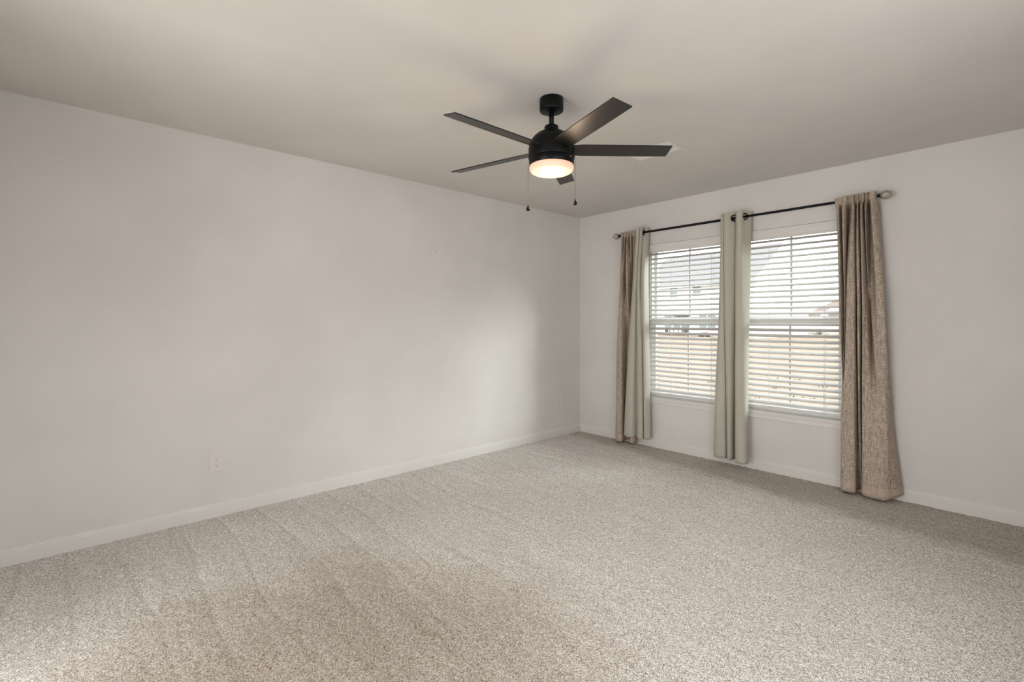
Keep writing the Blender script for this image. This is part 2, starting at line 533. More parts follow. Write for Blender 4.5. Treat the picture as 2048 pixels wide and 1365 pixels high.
def moulding(name, profile, p0, p1, inward, m, bev=None):
    """extrude a (out, z) profile along a straight run"""
    p0, p1, inward = Vector(p0), Vector(p1), Vector(inward)
    bm = bmesh.new()
    poly = [p0 + inward * o + Vector((0, 0, z)) for o, z in profile]
    prism(bm, poly, None, p1 - p0)
    return structure(obj(name, bm, m))

BASE = [(0, -0.01), (0.014, -0.01), (0.014, 0.062), (0.0125, 0.066), (0.0105, 0.068), (0.0105, 0.073), (0.008, 0.078), (0.0055, 0.081), (0.005, 0.085), (0, 0.086)]
moulding('baseboard_left', BASE, (0, -4.587, 0), (0, 0, 0), (1, 0, 0), M_trim)
moulding('baseboard_back', BASE, (0.0145, 0, 0), (RX, 0, 0), (0, -1, 0), M_trim)
moulding('baseboard_right', BASE, (RX, -0.015, 0), (RX, RY, 0), (-1, 0, 0), M_trim)
moulding('baseboard_return', BASE, (0.012, RY, 0), (0.012, -4.586, 0), (1, 0, 0), M_trim)

# window stool and moulded apron below the two windows
stool = bmesh.new()
box(stool, 0.84, 2.60, -0.012, -0.0005, 0.482, 0.50)
for a, b in (W1, W2):
    box(stool, a + 0.001, b - 0.001, -0.001, 0.155, 0.489, 0.4995)
structure(obj('trim_1', stool, M_trim))
moulding('trim_2', [(0, 0.436), (0.008, 0.436), (0.010, 0.440), (0.008, 0.446), (0.008, 0.452), (0.0065, 0.455), (0.0065, 0.468), (0.009, 0.472), (0.010, 0.4815), (0, 0.4815)],
         (0.86, -0.0, 0), (2.585, -0.0, 0), (0, -1, 0), M_trim)

# ------------------------------------------------------------------ the two windows
def window(name, x0, x1):
    w = bpy.data.objects.new(name, None)
    C.objects.link(w)
    structure(w)
    w.location = ((x0 + x1) / 2, 0.1, WZ0)
    h = (x1 - x0) / 2 - 0.002
    top = WZ1 - WZ0 - 0.002
    F = 0.034
    bm = bmesh.new()
    box(bm, -h, -h + F, -0.035, 0.055, 0.002, top); box(bm, h - F, h, -0.035, 0.055, 0.002, top)
    box(bm, -h + F, h - F, -0.035, 0.055, 0.002, 0.03); box(bm, -h + F, h - F, -0.035, 0.055, top - F, top)
    obj('window_frame', bm, M_vinyl, w)
    mid = 0.765
    def sash(nm, yc, z0, z1, rail_b, rail_t):
        s = 0.028
        xo = h - F
        bm = bmesh.new()
        box(bm, -xo, -xo + s, yc - 0.014, yc + 0.014, z0, z1)
        box(bm, xo - s, xo, yc - 0.014, yc + 0.014, z0, z1)
        box(bm, -xo + s, xo - s, yc - 0.014, yc + 0.014, z0, z0 + rail_b)
        box(bm, -xo + s, xo - s, yc - 0.014, yc + 0.014, z1 - rail_t, z1)
        f = obj(nm, bm, M_vinyl, w)
        obj('glazing_bar', new_box(-0.008, 0.008, yc - 0.004, yc + 0.004, z0 + rail_b, z1 - rail_t), M_shaded_bar, f)
        obj('window_pane', new_box(-xo + s, xo - s, yc + 0.0045, yc + 0.0065, z0 + rail_b, z1 - rail_t), M_glass, f)
        return f
    sash('upper_sash', 0.030, mid - 0.022, top - F, 0.052, 0.03)
    lo = sash('lower_sash', 0.0, 0.03, mid + 0.032, 0.05, 0.050)
    bm = new_box(-0.03, 0.03, -0.026, -0.014, mid + 0.016, mid + 0.030, bev=0.003)
    obj('sash_lock', bm, M_vinyl, lo)
    return w
window('window_1', *W1)
window('window_2', *W2)
# the unseen window of the right wall
w3 = bmesh.new()
sa, sb = SIDE_Y - SIDE_W / 2, SIDE_Y + SIDE_W / 2
for a in ((sa, sa + 0.04), (sb - 0.04, sb)):
    box(w3, RX + 0.12, RX + 0.15, a[0], a[1], SIDE_SILL, SIDE_TOP)
for a in ((SIDE_SILL, SIDE_SILL + 0.04), (SIDE_TOP - 0.04, SIDE_TOP)):
    box(w3, RX + 0.121, RX + 0.149, sa + 0.04, sb - 0.04, a[0], a[1])
structure(obj('window_3', w3, M_vinyl))

# ------------------------------------------------------------------ blinds
def blind(x0, x1, label, wand):
    xc = (x0 + x1) / 2
    h = (x1 - x0) / 2 - 0.008
    t = thing('window_blind', label, 'blind', (xc, 0.03, WZ0))
    ztop = WZ1 - WZ0 - 0.004
    # moulded valance in front of the head rail
    prof = [(-0.028, ztop - 0.078), (-0.034, ztop - 0.078), (-0.036, ztop - 0.070), (-0.033, ztop - 0.062), (-0.033, ztop - 0.030),
            (-0.036, ztop - 0.024), (-0.035, ztop - 0.016), (-0.040, ztop - 0.008), (-0.040, ztop), (-0.028, ztop)]
    bm = bmesh.new()
    prism(bm, [(-h, y, z) for y, z in prof], None, (2 * h, 0, 0))
    obj('valance', bm, M_trim, t)
    obj('head_rail', new_box(-h + 0.002, h - 0.002, -0.024, 0.026, ztop - 0.048, ztop - 0.002), M_slat, t)
    pitch, tilt, half = 0.0466, math.radians(27), 0.0250
    bm = bmesh.new()
    n_s = 30
    ztilt = 1.435 - 0.005
    for k in range(n_s):
        zc = ztilt - k * pitch
        # a slat with a slight crown, its room edge lower
        sect = []
        for s, off in ((-1, 1), (1, -1)):
            for j in range(6):
                u = (-1 + 2 * j / 5) * s
                crown = 0.0016 * (1 - u * u)
                sect.append((u * half, crown + 0.00145 * off))
        ca, sa = math.cos(tilt), math.sin(tilt)
        poly = [(-h + 0.022, u * ca - w * sa, zc + u * sa + w * ca) for u, w in sect]
        prism(bm, poly, None, (2 * h - 0.044, 0, 0))
    o = obj('slat_panel', bm, M_slat, t)
    zb = ztilt - n_s * pitch
    obj('bottom_rail', new_box(-h + 0.022, h - 0.022, -0.024, 0.024, zb - 0.004, zb + 0.016, bev=0.003), M_trim, t)
    for fx in (-h + 0.045, 0.0 - 0.13, h - 0.13):
        bm = bmesh.new()
        for yy in (-0.0255, 0.0255):
            tube(bm, [(fx - 0.004, yy, ztop - 0.05), (fx - 0.004, yy, zb)], 0.0006, 6)
            tube(bm, [(fx + 0.004, yy, ztop - 0.05), (fx + 0.004, yy, zb)], 0.0006, 6)
        # a lift cord down the middle, a knot at every slat
        tube(bm, [(fx, -0.0262, ztop - 0.05), (fx, -0.0262, zb)], 0.0007, 6)
        for k in range(n_s):
            zc = ztilt - k * pitch - half * math.sin(tilt)
            bmesh.ops.create_icosphere(bm, subdivisions=1, radius=0.0030, matrix=Matrix.Translation((fx, -0.0262, zc)))
        obj('ladder_cord', bm, M_cord, t)
        bm = bmesh.new()
        tube(bm, [(fx - 0.012, -0.026, zb + 0.004), (fx - 0.018, -0.031, zb - 0.006), (fx, -0.034, zb - 0.010), (fx + 0.018, -0.031, zb - 0.006), (fx + 0.012, -0.026, zb + 0.004)], 0.0014, 6)
        obj('cord_loop', bm, M_cord, t)
    if wand:
        bm = bmesh.new()
        tube(bm, [(-h + 0.028, -0.042, ztop - 0.06), (-h + 0.028, -0.042, 0.84)], 0.004, 6)
        tube(bm, [(-h + 0.028, -0.042, 0.84), (-h + 0.028, -0.042, 0.80)], 0.0058, 8)
        obj('tilt_wand', bm, mat('clear_wand', (0.55, 0.56, 0.56), 0.3), t)
    return t
blind(*W1, 'white slatted blind in the left window, its clear tilt wand hanging at the left edge', True)
blind(*W2, 'white slatted blind in the right window, beside the wide linen curtain', False)

# ------------------------------------------------------------------ curtain rod
ROD_Y, ROD_Z = -0.09, 2.146
rod = thing('curtain_rod', 'thin black curtain rod with round crackled glass finials above the windows', 'curtain rod', (1.703, ROD_Y, ROD_Z))
bm = bmesh.new()
tube(bm, [(-1.085, 0, 0), (0.02, 0, 0)], 0.0108, 16)
tube(bm, [(0.0, 0, 0), (1.085, 0, 0)], 0.0100, 16)
obj('rod_tube', bm, M_black, rod, True)
for s in (-1, 1):
    bm = bmesh.new()
    prof = [(0.0, 0.0), (0.012, 0.0), (0.012, 0.006), (0.008, 0.010), (0.014, 0.016), (0.016, 0.022), (0.012, 0.028), (0.0, 0.028)]
    lathe(bm, prof, 24)
    neck = obj('finial_neck', bm, M_black, rod, True)
    neck.rotation_euler = (0, s * pi / 2, 0)
    neck.location = (s * 1.083, 0, 0)
    bm = bmesh.new()
    bmesh.ops.create_uvsphere(bm, u_segments=40, v_segments=24, radius=0.032)
    for v in bm.verts:
        v.co.x *= 1.08
    f = obj('finial_ball', bm, M_mercury, rod, True)
    f.location = (s * 1.137, 0, 0)
for x in (-1.02, 0.075, 1.02):
    bm = bmesh.new()
    box(bm, x - 0.009, x + 0.009, 0.086, 0.0895, -0.035, 0.03)
    box(bm, x - 0.005, x + 0.005, 0.006, 0.088, -0.018, -0.012)
    box(bm, x - 0.005, x + 0.005, -0.010, 0.010, -0.018, -0.0095)
    obj('bracket', bm, M_black, rod)

# ------------------------------------------------------------------ curtains
# each row: height, then the cloth's plan outline as (x along the window wall, distance out from the wall)
LINEN_LEFT = [
    (2.172, [(0.635, 0.107), (0.665, 0.128), (0.669, 0.106), (0.7, 0.134), (0.704, 0.106), (0.733, 0.128), (0.739, 0.106), (0.77, 0.134), (0.774, 0.106), (0.8, 0.126), (0.809, 0.106)]),
    (2.128, [(0.635, 0.107), (0.665, 0.128), (0.669, 0.106), (0.7, 0.134), (0.704, 0.106), (0.733, 0.128), (0.739, 0.106), (0.77, 0.134), (0.774, 0.106), (0.8, 0.126), (0.809, 0.106)]),
    (2.1, [(0.622, 0.073), (0.66, 0.132), (0.66, 0.028), (0.7, 0.147), (0.691, 0.028), (0.732, 0.142), (0.72, 0.028), (0.769, 0.145), (0.762, 0.028), (0.798, 0.128), (0.8, 0.084)]),
    (1.69, [(0.57, 0.026), (0.612, 0.084), (0.658, 0.133), (0.665, 0.115), (0.659, 0.028), (0.712, 0.134), (0.741, 0.139), (0.722, 0.04), (0.74, 0.028), (0.792, 0.109), (0.793, 0.062)]),
    (1.1, [(0.536, 0.026), (0.559, 0.04), (0.605, 0.126), (0.655, 0.145), (0.671, 0.128), (0.655, 0.028), (0.677, 0.028), (0.702, 0.028), (0.738, 0.07), (0.775, 0.084), (0.787, 0.04)]),
    (0.018, [(0.511, 0.026), (0.532, 0.04), (0.588, 0.133), (0.638, 0.151), (0.666, 0.139), (0.655, 0.084), (0.65, 0.026), (0.68, 0.026), (0.737, 0.101), (0.784, 0.12), (0.787, 0.04)]),
]
SAGE_LEFT = [
    (2.195, [(0.821, 0.1), (0.819, 0.115), (0.846, 0.13), (0.864, 0.12), (0.857, 0.1), (0.871, 0.12), (0.894, 0.135), (0.899, 0.12), (0.893, 0.09), (0.893, 0.06), (0.909, 0.05), (0.926, 0.04)]),
    (1.69, [(0.791, 0.1), (0.789, 0.12), (0.819, 0.135), (0.831, 0.12), (0.824, 0.1), (0.844, 0.125), (0.866, 0.13), (0.87, 0.11), (0.868, 0.1), (0.894, 0.125), (0.919, 0.12), (0.921, 0.05)]),
    (1.0, [(0.736, 0.1), (0.735, 0.12), (0.777, 0.14), (0.812, 0.125), (0.806, 0.09), (0.818, 0.1), (0.847, 0.125), (0.876, 0.13), (0.888, 0.11), (0.88, 0.09), (0.914, 0.12), (0.941, 0.06)]),
    (0.085, [(0.675, 0.09), (0.681, 0.12), (0.738, 0.15), (0.792, 0.14), (0.806, 0.1), (0.811, 0.08), (0.839, 0.12), (0.882, 0.14), (0.904, 0.12), (0.885, 0.07), (0.924, 0.12), (0.961, 0.08)]),
]
SAGE_MIDDLE = [
    (2.195, [(1.672, 0.06), (1.676, 0.1), (1.69, 0.115), (1.7, 0.11), (1.695, 0.085), (1.711, 0.118), (1.738, 0.12), (1.77, 0.102), (1.792, 0.084), (1.791, 0.055), (1.798, 0.085), (1.829, 0.13), (1.862, 0.13), (1.878, 0.09), (1.916, 0.045)]),
    (1.3, [(1.657, 0.06), (1.655, 0.09), (1.683, 0.12), (1.71, 0.115), (1.707, 0.08), (1.719, 0.12), (1.749, 0.135), (1.775, 0.115), (1.786, 0.08), (1.785, 0.055), (1.797, 0.09), (1.82, 0.13), (1.861, 0.14), (1.888, 0.11), (1.904, 0.06)]),
    (0.8, [(1.627, 0.06), (1.628, 0.09), (1.667, 0.13), (1.713, 0.12), (1.72, 0.08), (1.731, 0.12), (1.761, 0.14), (1.781, 0.12), (1.784, 0.075), (1.783, 0.05), (1.801, 0.1), (1.825, 0.15), (1.869, 0.16), (1.899, 0.135), (1.907, 0.09)]),
    (0.065, [(1.607, 0.06), (1.607, 0.09), (1.649, 0.135), (1.715, 0.125), (1.727, 0.075), (1.741, 0.12), (1.767, 0.15), (1.784, 0.135), (1.783, 0.08), (1.783, 0.05), (1.81, 0.12), (1.835, 0.17), (1.88, 0.185), (1.917, 0.165), (1.912, 0.11)]),
]
LINEN_RIGHT = [
    (2.175, [(2.539, 0.106), (2.559, 0.112), (2.577, 0.106), (2.597, 0.135), (2.617, 0.131), (2.621, 0.106), (2.636, 0.112), (2.655, 0.134), (2.661, 0.106), (2.667, 0.109), (2.682, 0.131), (2.688, 0.114), (2.693, 0.106), (2.711, 0.134), (2.719, 0.121), (2.723, 0.106), (2.736, 0.131), (2.741, 0.114), (2.745, 0.106), (2.762, 0.134), (2.782, 0.126), (2.79, 0.106), (2.79, 0.106)]),
    (2.128, [(2.539, 0.106), (2.559, 0.112), (2.577, 0.106), (2.597, 0.135), (2.617, 0.131), (2.621, 0.106), (2.636, 0.112), (2.655, 0.134), (2.661, 0.106), (2.667, 0.109), (2.682, 0.131), (2.688, 0.114), (2.693, 0.106), (2.711, 0.134), (2.719, 0.121), (2.723, 0.106), (2.736, 0.131), (2.741, 0.114), (2.745, 0.106), (2.762, 0.134), (2.782, 0.126), (2.79, 0.106), (2.79, 0.106)]),
    (2.09, [(2.539, 0.072), (2.557, 0.103), (2.572, 0.028), (2.591, 0.137), (2.609, 0.124), (2.606, 0.028), (2.636, 0.091), (2.658, 0.126), (2.66, 0.08), (2.662, 0.028), (2.677, 0.124), (2.682, 0.109), (2.68, 0.028), (2.701, 0.137), (2.71, 0.119), (2.706, 0.028), (2.728, 0.134), (2.734, 0.109), (2.733, 0.028), (2.764, 0.132), (2.783, 0.12), (2.793, 0.072), (2.794, 0.026)]),
    (1.7, [(2.549, 0.072), (2.567, 0.109), (2.58, 0.028), (2.596, 0.122), (2.606, 0.091), (2.6, 0.028), (2.62, 0.109), (2.648, 0.136), (2.665, 0.115), (2.662, 0.028), (2.676, 0.124), (2.692, 0.119), (2.689, 0.028), (2.707, 0.137), (2.72, 0.124), (2.722, 0.028), (2.732, 0.099), (2.738, 0.028), (2.756, 0.028), (2.781, 0.134), (2.812, 0.126), (2.818, 0.083), (2.814, 0.026)]),
    (1.26, [(2.557, 0.072), (2.573, 0.109), (2.586, 0.028), (2.599, 0.109), (2.601, 0.049), (2.6, 0.028), (2.614, 0.134), (2.647, 0.141), (2.666, 0.128), (2.662, 0.028), (2.678, 0.122), (2.694, 0.122), (2.694, 0.028), (2.712, 0.137), (2.728, 0.126), (2.736, 0.109), (2.745, 0.028), (2.76, 0.091), (2.779, 0.107), (2.802, 0.133), (2.839, 0.133), (2.842, 0.101), (2.834, 0.026)]),
    (0.6, [(2.579, 0.026), (2.576, 0.038), (2.574, 0.061), (2.576, 0.101), (2.581, 0.12), (2.589, 0.133), (2.609, 0.145), (2.644, 0.145), (2.668, 0.134), (2.665, 0.028), (2.678, 0.091), (2.69, 0.091), (2.695, 0.028), (2.712, 0.141), (2.733, 0.145), (2.762, 0.151), (2.786, 0.154), (2.811, 0.154), (2.833, 0.151), (2.854, 0.145), (2.862, 0.114), (2.87, 0.061), (2.869, 0.026)]),
    (0.018, [(2.591, 0.026), (2.584, 0.026), (2.578, 0.061), (2.574, 0.101), (2.578, 0.126), (2.589, 0.141), (2.611, 0.151), (2.645, 0.151), (2.67, 0.133), (2.668, 0.083), (2.671, 0.026), (2.686, 0.038), (2.693, 0.038), (2.711, 0.133), (2.737, 0.157), (2.769, 0.17), (2.799, 0.17), (2.824, 0.17), (2.848, 0.166), (2.866, 0.151), (2.884, 0.126), (2.907, 0.101), (2.927, 0.049)]),
]


def catmull(pts, sub):
    out = []
    n = len(pts)
    for i in range(n - 1):
        p0, p1, p2, p3 = pts[max(i - 1, 0)], pts[i], pts[i + 1], pts[min(i + 2, n - 1)]
        for k in range(sub):
            t = k / sub
            out.append(tuple(0.5 * ((2 * p1[a]) + (-p0[a] + p2[a]) * t + (2 * p0[a] - 5 * p1[a] + 4 * p2[a] - p3[a]) * t * t
                                    + (-p0[a] + 3 * p1[a] - 3 * p2[a] + p3[a]) * t ** 3) for a in range(2)))
    out.append(pts[-1])
    return out

def curtain(name, rows, m, label, group, wob, seed, lift=None, sub=6, top_wave=0.0, holes=()):
    rows = sorted(rows, key=lambda r: -r[0])
    zs = [r[0] for r in rows]
    outl = [catmull(r[1], sub) for r in rows]
    n = len(outl[0])
    xc = sum(p[0] for p in outl[-1]) / n
    NZ = 150
    bm = bmesh.new()
    grid = []
    for j in range(NZ + 1):
        f = j / NZ
        z = zs[0] + (zs[-1] - zs[0]) * (f ** 1.7)
        k = 0
        while k < len(zs) - 2 and z < zs[k + 1]:
            k += 1
        t = (zs[k] - z) / (zs[k] - zs[k + 1])
        t = min(max(t, 0), 1)
        # cubic along the height for flowing folds
        a, b = outl[k], outl[k + 1]
        pa, nb = outl[max(k - 1, 0)], outl[min(k + 2, len(zs) - 1)]
        row = []
        for i in range(n):
            q = []
            for ax in range(2):
                m0 = (b[i][ax] - pa[i][ax]) / max(zs[max(k - 1, 0)] - zs[k + 1], 1e-6) * (zs[k] - zs[k + 1])
                m1 = (nb[i][ax] - a[i][ax]) / max(zs[k] - zs[min(k + 2, len(zs) - 1)], 1e-6) * (zs[k] - zs[k + 1])
                t2, t3 = t * t, t * t * t
                q.append((2 * t3 - 3 * t2 + 1) * a[i][ax] + (t3 - 2 * t2 + t) * m0 + (-2 * t3 + 3 * t2) * b[i][ax] + (t3 - t2) * m1)
            w = noise.noise(Vector((i / n * 5 + seed, z * 2.3, seed * 1.7)))
            w2 = noise.noise(Vector((i / n * 14 + seed, z * 6.0, seed * 3.1)))
            fade = min(1.0, (zs[0] - z) / 0.08)
            q[1] += wob * fade * (w + 0.4 * w2)
            q[0] += wob * 0.5 * fade * noise.noise(Vector((i / n * 3, z * 2.0, seed * 5.3)))
            q[1] = max(q[1], 0.022)
            zz = z
            if lift:
                zz += lift(i / (n - 1)) * max(0.0, 1 - (z - zs[-1]) / 0.35)
            if top_wave:
                zz += top_wave * math.sin(i * 0.9 + seed) * max(0.0, 1 - (zs[0] - z) / 0.05)
            row.append(bm.verts.new((q[0] - xc, -q[1] - ROD_Y, zz)))
        grid.append(row)
    for a, b in zip(grid, grid[1:]):
        for i in range(n - 1):
            fc = (a[i].co + a[i + 1].co + b[i + 1].co + b[i].co) / 4
            if any((fc - Vector((hx - xc, -hd - ROD_Y, ROD_Z))).length < 0.0235 for hx, hd in holes):
                continue
            bm.faces.new((a[i], a[i + 1], b[i + 1], b[i]))
    t = thing(name, label, 'curtain', (xc, ROD_Y, 0.0), 0, group)
    o = obj('curtain_cloth', bm, m, t, True)
    md = o.modifiers.new('cloth_thickness', 'SOLIDIFY')
    md.thickness = 0.0022
    md.offset = 0.0
    return t

def grommet(parent, x, yd, ang, r=0.0225):
    """ring through the cloth; ang is the direction of its axis from the x axis"""
    bm = bmesh.new()
    R, rr, seg, sg = r + 0.003, 0.0052, 36, 10
    rings = []
    for i in range(seg):
        a = 2 * pi * i / seg
        rings.append([bm.verts.new(((rr * 0.6) * math.sin(2 * pi * k / sg), (R + rr * math.cos(2 * pi * k / sg)) * math.cos(a),
                                    (R + rr * math.cos(2 * pi * k / sg)) * math.sin(a))) for k in range(sg)])
    for i in range(seg):
        for k in range(sg):
            bm.faces.new((rings[i][k], rings[i][(k + 1) % sg], rings[(i + 1) % seg][(k + 1) % sg], rings[(i + 1) % seg][k]))
    o = obj('grommet', bm, M_black, parent, True)
    o.location = (x - parent.location.x, -yd - ROD_Y, ROD_Z)
    o.rotation_euler = (0, 0, ang)
    return o

g1 = 'linen curtains at the outer ends of the rod'
g2 = 'plain grey green curtains threaded on the rod by black rings'
curtain('linen_curtain', LINEN_LEFT, M_linen, 'narrow brown linen curtain at the left end of the rod behind a grey green one', None, 0.006, 2.3, top_wave=0.004)
curtain('linen_curtain', LINEN_RIGHT, M_linen, 'wide brown linen curtain at the right end of the rod, reaching the carpet', None, 0.006, 7.9,
        lift=lambda u: 0.035 * max(0.0, (u - 0.84) / 0.16), sub=6, top_wave=0.0045)
c = curtain('plain_curtain', SAGE_LEFT, M_sage, 'smooth grey green curtain overlapping the left linen curtain beside the left window', None, 0.006, 4.1, top_wave=0.001,
            holes=[(0.893, 0.09)])
grommet(c, 0.893, 0.09, math.radians(5))
c = curtain('plain_curtain', SAGE_MIDDLE, M_sage, 'smooth grey green curtain hanging between the two windows', None, 0.006, 11.4, top_wave=0.001,
            holes=[(1.787, 0.090), (1.878, 0.09)])
grommet(c, 1.789, 0.093, math.radians(-62))
grommet(c, 1.880, 0.093, math.radians(-32))

# ------------------------------------------------------------------ wall outlets
def outlet(y, z, label):
    t = thing('wall_outlet', label, 'outlet', (0.0, y, z))
    s = 1.0
    pl = obj('cover_plate', new_box(0.0005, 0.006, -0.040, 0.040, -0.062, 0.062, bev=0.002), M_outlet, t)
    for zc in (-0.0205, 0.0205):
        bm = bmesh.new()
        ring = []
        for k in range(28):
            a = 2 * pi * k / 28
            ring.append((max(-0.0155, min(0.0155, 0.0185 * math.cos(a))), 0.0155 * math.sin(a)))
        prism(bm, [(0.005, p[0], zc + p[1]) for p in ring], None, (0.0028, 0, 0))
        f = obj('socket_face', bm, M_outlet, t)
        bm = bmesh.new()
        box(bm, 0.0072, 0.0082, -0.0074, -0.0058, zc + 0.000, zc + 0.007)
        box(bm, 0.0072, 0.0082, 0.0056, 0.0071, zc + 0.001, zc + 0.0062)
        prism(bm, [(0.0072, 0.0026 * math.cos(2 * pi * k / 12), zc - 0.008 + 0.0026 * math.sin(2 * pi * k / 12)) for k in range(12)], None, (0.001, 0, 0))
        obj('socket_slots', bm, M_hole, f)
    bm = bmesh.new()
    prism(bm, [(0.0055, 0.0026 * math.cos(2 * pi * k / 12), 0.0026 * math.sin(2 * pi * k / 12)) for k in range(12)], None, (0.0012, 0, 0))
    obj('plate_screw', bm, M_outlet, t)
    return t
outlet(-3.628, 0.352, 'white double outlet on the left wall nearest the camera, above the baseboard')
outlet(-0.356, 0.359, 'white double outlet low on the left wall beside the far corner')

# small nail left in the left wall
bm = bmesh.new()
tube(bm, [(0.0002, 0, 0), (0.007, 0, 0.001)], 0.0013, 8)
tube(bm, [(0.007, 0, 0.001), (0.0085, 0, 0.001)], 0.0032, 10)
nail = obj('picture_nail', bm, mat('nail_steel', (0.25, 0.24, 0.22), 0.4, 0.8))
nail.location = (0, -1.955, 1.868)
tag(nail, 'tiny nail sticking out of the bare left wall below the ceiling', 'nail')

# ------------------------------------------------------------------ ceiling vent behind the fan
vent = thing('ceiling_vent', 'white slotted air vent on the ceiling, half hidden by a fan blade', 'vent', (1.763, -1.325, H), math.radians(0))
vx, vy = 0.175, 0.097
bm = bmesh.new()
fr = 0.022
for a in ((-vx, vx, -vy, -vy + fr), (-vx, vx, vy - fr, vy), (-vx, -vx + fr, -vy + fr, vy - fr), (vx - fr, vx, -vy + fr, vy - fr)):
    box(bm, *a, -0.006, -0.0005)
bevel(bm, 0.0015, 1)
obj('vent_frame', bm, M_trim, vent)
obj('vent_duct', new_box(-vx + fr, vx - fr, -vy + fr, vy - fr, -0.0012, -0.0006), M_hole, vent)
bm = bmesh.new()
k = -vy + fr + 0.008
while k < vy - fr - 0.004:
    prism(bm, [(-vx + fr, k, -0.002), (-vx + fr, k + 0.001, -0.0015), (-vx + fr, k + 0.012, -0.009), (-vx + fr, k + 0.011, -0.0095)], None, (2 * (vx - fr), 0, 0))
    k += 0.016
obj('vent_louvres', bm, M_trim, vent)

# ------------------------------------------------------------------ ceiling fan
FX, FY = 1.828, -2.429
fan = thing('ceiling_fan', 'black five-bladed ceiling fan with a glowing round light, hung from the ceiling', 'ceiling fan', (FX, FY, H))
bm = bmesh.new()
lathe(bm, [(0.0, -0.0005), (0.061, -0.0005), (0.0635, -0.003), (0.0635, -0.060), (0.061, -0.067), (0.055, -0.070), (0.030, -0.071), (0.024, -0.076), (0.0, -0.076)], 56)
obj('canopy', bm, M_canopy, fan, True)
bm = bmesh.new()
lathe(bm, [(0, -0.06), (0.0130, -0.06), (0.0130, -0.15), (0, -0.15)], 24)
obj('down_rod', bm, M_black, fan, True)
bm = bmesh.new()
lathe(bm, [(0, -0.145), (0.034, -0.145), (0.0375, -0.149), (0.0375, -0.172), (0.042, -0.175), (0.062, -0.180), (0.082, -0.192), (0.100, -0.209), (0.113, -0.228),
           (0.1205, -0.250), (0.1225, -0.268), (0.1235, -0.316), (0.1220, -0.3205), (0.118, -0.322), (0.0, -0.322)], 72)
body = obj('motor_housing', bm, M_canopy, fan, True)
bm = bmesh.new()
lathe(bm, [(0.0, -0.321), (0.1175, -0.321), (0.1185, -0.324), (0.1185, -0.353), (0.116, -0.356), (0.0, -0.356)], 72)
obj('light_fitter', bm, M_canopy, fan, True)
bm = bmesh.new()
tube(bm, [(0, 0, 0), (0.004, 0, 0)], 0.0035, 10)
scr = obj('fitter_screw', bm, mat('screw_head', (0.75, 0.68, 0.6), 0.25, 0.9), fan, True)
a_s = math.radians(-46.9 + 56)
scr.location = (0.1165 * math.cos(a_s), 0.1165 * math.sin(a_s), -0.330)
scr.rotation_euler = (0, 0, a_s)
bm = bmesh.new()
lathe(bm, [(0.0, -0.3555), (0.112, -0.3555), (0.1155, -0.358), (0.1170, -0.364), (0.1170, -0.371), (0.1145, -0.381), (0.108, -0.389), (0.098, -0.394), (0.080, -0.397), (0.05, -0.399), (0.0, -0.400)], 72)
obj('light_bowl', bm, M_opal, fan, True)

def blade_mesh():
    bm = bmesh.new()
    # plan outline along +x: narrow root in the housing, widening, slanted tip
    root, tip = 0.075, 0.642
    up = [(root, 0.032), (0.11, 0.044), (0.16, 0.050), (0.30, 0.0505), (0.50, 0.0500), (tip, 0.0490)]
    low = [(tip, -0.0490), (0.50, -0.0500), (0.30, -0.0505), (0.16, -0.050), (0.11, -0.044), (root, -0.032)]
    out = up + low
    th = 0.0030
    a = [bm.verts.new((x, y, th)) for x, y in out]
    b = [bm.verts.new((x, y, -th)) for x, y in out]
    bm.faces.new(a)
    bm.faces.new(b[::-1])
    for i in range(len(out)):
        bm.faces.new((a[i], b[i], b[(i + 1) % len(out)], a[(i + 1) % len(out)]))
    bmesh.ops.bevel(bm, geom=[e for e in bm.edges], offset=0.0009, segments=1, affect='EDGES')
    return bm
first = None
for k in range(5):
    if first is None:
        first = obj('blade', blade_mesh(), M_blade, fan)
        b = first
    else:
        b = first.copy()
        C.objects.link(b)
        b.parent = fan
    ang = math.radians(BLADE0 + 72 * k)
    # blades of a used fan no longer track in one plane
    flex = (-0.014, 0.011, 0.006, -0.013, 0.015)[k]
    m = Matrix.Rotation(ang, 4, 'Z') @ Matrix.Translation((0, 0, BLADEZ)) @ Matrix.Rotation(-math.atan(flex / 0.64), 4, 'Y') @ Matrix.Rotation(math.radians(PITCH), 4, 'X')
    b.matrix_local = m
for (ax, ay, top, bot) in ((-0.085, -0.088, -0.338, -0.594), (0.0905, 0.0765, -0.332, -0.568)):
    # right chain bows out a little where it leaves the fitter
    rr = math.hypot(ax, ay)
    ux, uy = ax / rr, ay / rr
    bm = bmesh.new()
    tube(bm, [(ux * 0.115, uy * 0.115, top + 0.008), (ux * 0.1205, uy * 0.1205, top + 0.007), (ux * 0.1245, uy * 0.1245, top), (ux * 0.1245, uy * 0.1245, top - 0.02),
              (ux * 0.124, uy * 0.124, top - 0.05), (ux * 0.124, uy * 0.124, bot + 0.028)], 0.0010, 6)
    z = top - 0.03
    while z > bot + 0.03:
        bmesh.ops.create_icosphere(bm, subdivisions=1, radius=0.0016, matrix=Matrix.Translation((ux * 0.124, uy * 0.124, z)))
        z -= 0.006
    ch = obj('pull_chain', bm, M_chain, fan)
    bm = bmesh.new()
    cx, cy = ux * 0.124, uy * 0.124
    lathe(bm, [(0.0, bot + 0.034), (0.0022, bot + 0.032), (0.003, bot + 0.024), (0.0065, bot + 0.019), (0.0105, bot + 0.011), (0.0112, bot + 0.005), (0.008, bot), (0.0, bot - 0.001)], 20, (cx, cy))
    obj('pull_knob', bm, M_black, ch, True)
ll = bpy.data.lights.new('fan_lamp', 'POINT')
ll.energy = LAMP
ll.color = (1.0, 0.72, 0.48)
